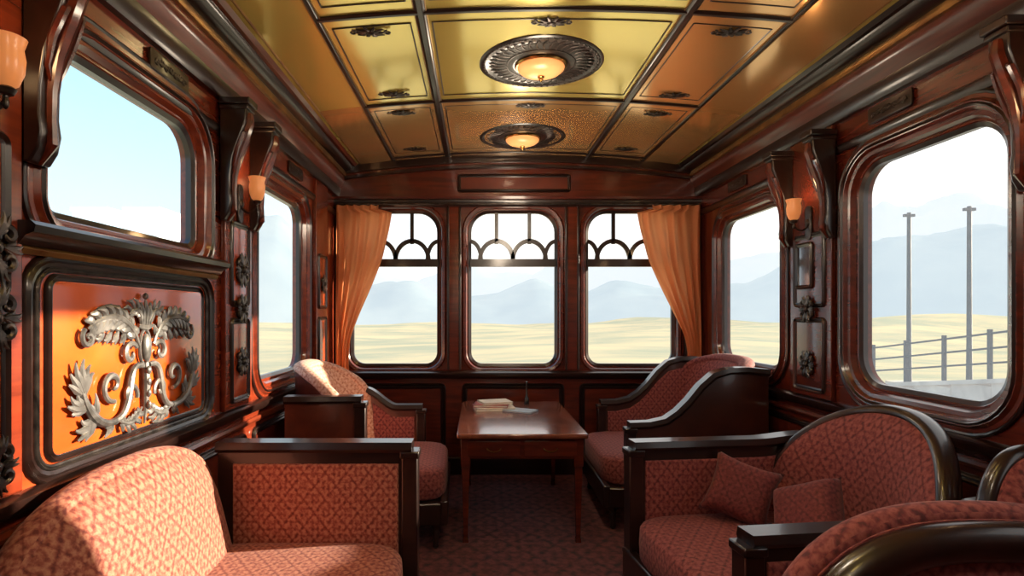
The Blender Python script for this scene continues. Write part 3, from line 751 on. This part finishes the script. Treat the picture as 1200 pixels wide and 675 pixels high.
for i,(x,w_) in enumerate(((-27.6,2.4),(-23.9,2.4))):  # blocks added to imitate pale reflections in the left window glass
    e=ob('reflection_block',MB().box(x-w_/2,x+w_/2,40,46,-5,8.9).box(x-w_/2-.1,x+w_/2+.1,39.9,46.1,8.8,9.1),REFLB,label='pale flat-topped block standing in for a reflection in the window',cat='reflection_block',group='pale reflection blocks')
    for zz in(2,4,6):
        for q in(-.7,0,.7): ob('reflection_block_inset',MB().box(x+q-.2,x+q+.2,39.95,40.02,zz,zz+1.1),REFLW,parent=e)
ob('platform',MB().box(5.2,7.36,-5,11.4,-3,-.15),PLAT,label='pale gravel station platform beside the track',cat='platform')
ob('track_bed',MB().frustum(11.2,3.2,-3,6.6,16.4,.18,6.2,16.0),PLAT,label='pale gravel embankment behind the stone wall',cat='embankment')
def zr(y): return .02+.62*max(0,min(1,(11.4-y)/4.2))
sw=MB()
for r_ in range(6):
    y=-5+(.3 if r_%2 else 0)
    while y<11.2:
        l_=.55+.25*random.random(); zt_=zr(y+l_/2); z_a=-1.9+(zt_+1.9)*r_/6; z_b=-1.9+(zt_+1.9)*(r_+1)/6
        sw.box(7.41,7.76+.03*random.random(),y+.005,y+l_-.005,z_a+.005,z_b); y+=l_
sw.loft([[(7.38,y,zr(y)-.005),(7.82,y,zr(y)-.005),(7.82,y,zr(y)+.06),(7.38,y,zr(y)+.06)] for y in(-5,7.2,8,9,10,11.4)])
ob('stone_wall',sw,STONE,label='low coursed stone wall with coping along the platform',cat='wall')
fe=MB()
for zz in(.30,.52,.74):
    fe.loft([[(7.57,y,zr(y)+zz-.014),(7.60,y,zr(y)+zz-.014),(7.60,y,zr(y)+zz+.014),(7.57,y,zr(y)+zz+.014)] for y in(-5,7.2,8,9,10,11.4)])
for i in range(20): 
    y=-4.8+.82*i; fe.box(7.56,7.61,y,y+.045,zr(y)+.062,zr(y)+.80)
ob('fence',fe,POLE,label='dark rail fence on top of the stone wall',cat='fence')
for (x,y,h) in((8.42,11.0,3.48),(8.9,10.2,3.45)):
    p=MB().lathe([(.05,.18),(.042,1),(.034,h)],12,c=(x,y,0)); p.box(x-.10,x+.10,y-.03,y+.03,h-.08,h-.03)
    ob('pole',p,POLE,label='tall slim dark pole with a short crossarm behind the fence',cat='pole',group='poles along the platform')
# ------------------------------------------------------------ light
w=bpy.data.worlds.new('sky'); S.world=w; w.use_nodes=True; t=w.node_tree; bg=t.nodes['Background']
tc=N(t,'ShaderNodeTexCoord'); sp=N(t,'ShaderNodeSeparateXYZ'); L(t,tc.outputs['Generated'],sp.inputs[0])
c1=ramp(t,sp.outputs['Z'],[(.0,(.86,.95,.98)),(.12,(.68,.88,.97)),(.35,(.45,.74,.93)),(1,(.2,.45,.85))])
mr=N(t,'ShaderNodeMapRange'); mr.inputs['From Min'].default_value=-.45; mr.inputs['From Max'].default_value=.05; L(t,sp.outputs['X'],mr.inputs['Value'])
mx=N(t,'ShaderNodeMix',data_type='RGBA'); L(t,mr.outputs[0],mx.inputs[0]); L(t,c1,mx.inputs[6]); mx.inputs[7].default_value=(1.0,.99,.97,1)
L(t,mx.outputs[2],bg.inputs['Color']); bg.inputs['Strength'].default_value=1.4
sl=bpy.data.lights.new('sun','SUN'); sl.energy=17; sl.color=(1,.84,.62); sl.angle=math.radians(.8)
so=bpy.data.objects.new('sun',sl); COL.objects.link(so)
so.rotation_euler=Vector((-1,-.20,-.23)).to_track_quat('-Z','Y').to_euler()
for y,en in((3.32,15),(4.7,11),(1.7,24),(.2,24)):  # last two are added fill overhead, out of view, without a lamp fitting
    l=bpy.data.lights.new('ceiling_and_fill_light','POINT'); l.energy=en; l.color=(1,.82,.62); l.shadow_soft_size=.12
    o=bpy.data.objects.new('ceiling_and_fill_light',l); COL.objects.link(o); o.location=(XC,y,2.42)
# ------------------------------------------------------------ camera
cd=bpy.data.cameras.new('camera'); cd.sensor_width=36; cd.lens=19.8; cd.shift_x=40/1200; cd.shift_y=30.5/1200; cd.clip_start=.05; cd.clip_end=3000
co=bpy.data.objects.new('camera',cd); COL.objects.link(co); co.location=(0,0,1.5); co.rotation_euler=(math.pi/2,0,0)
S.camera=co
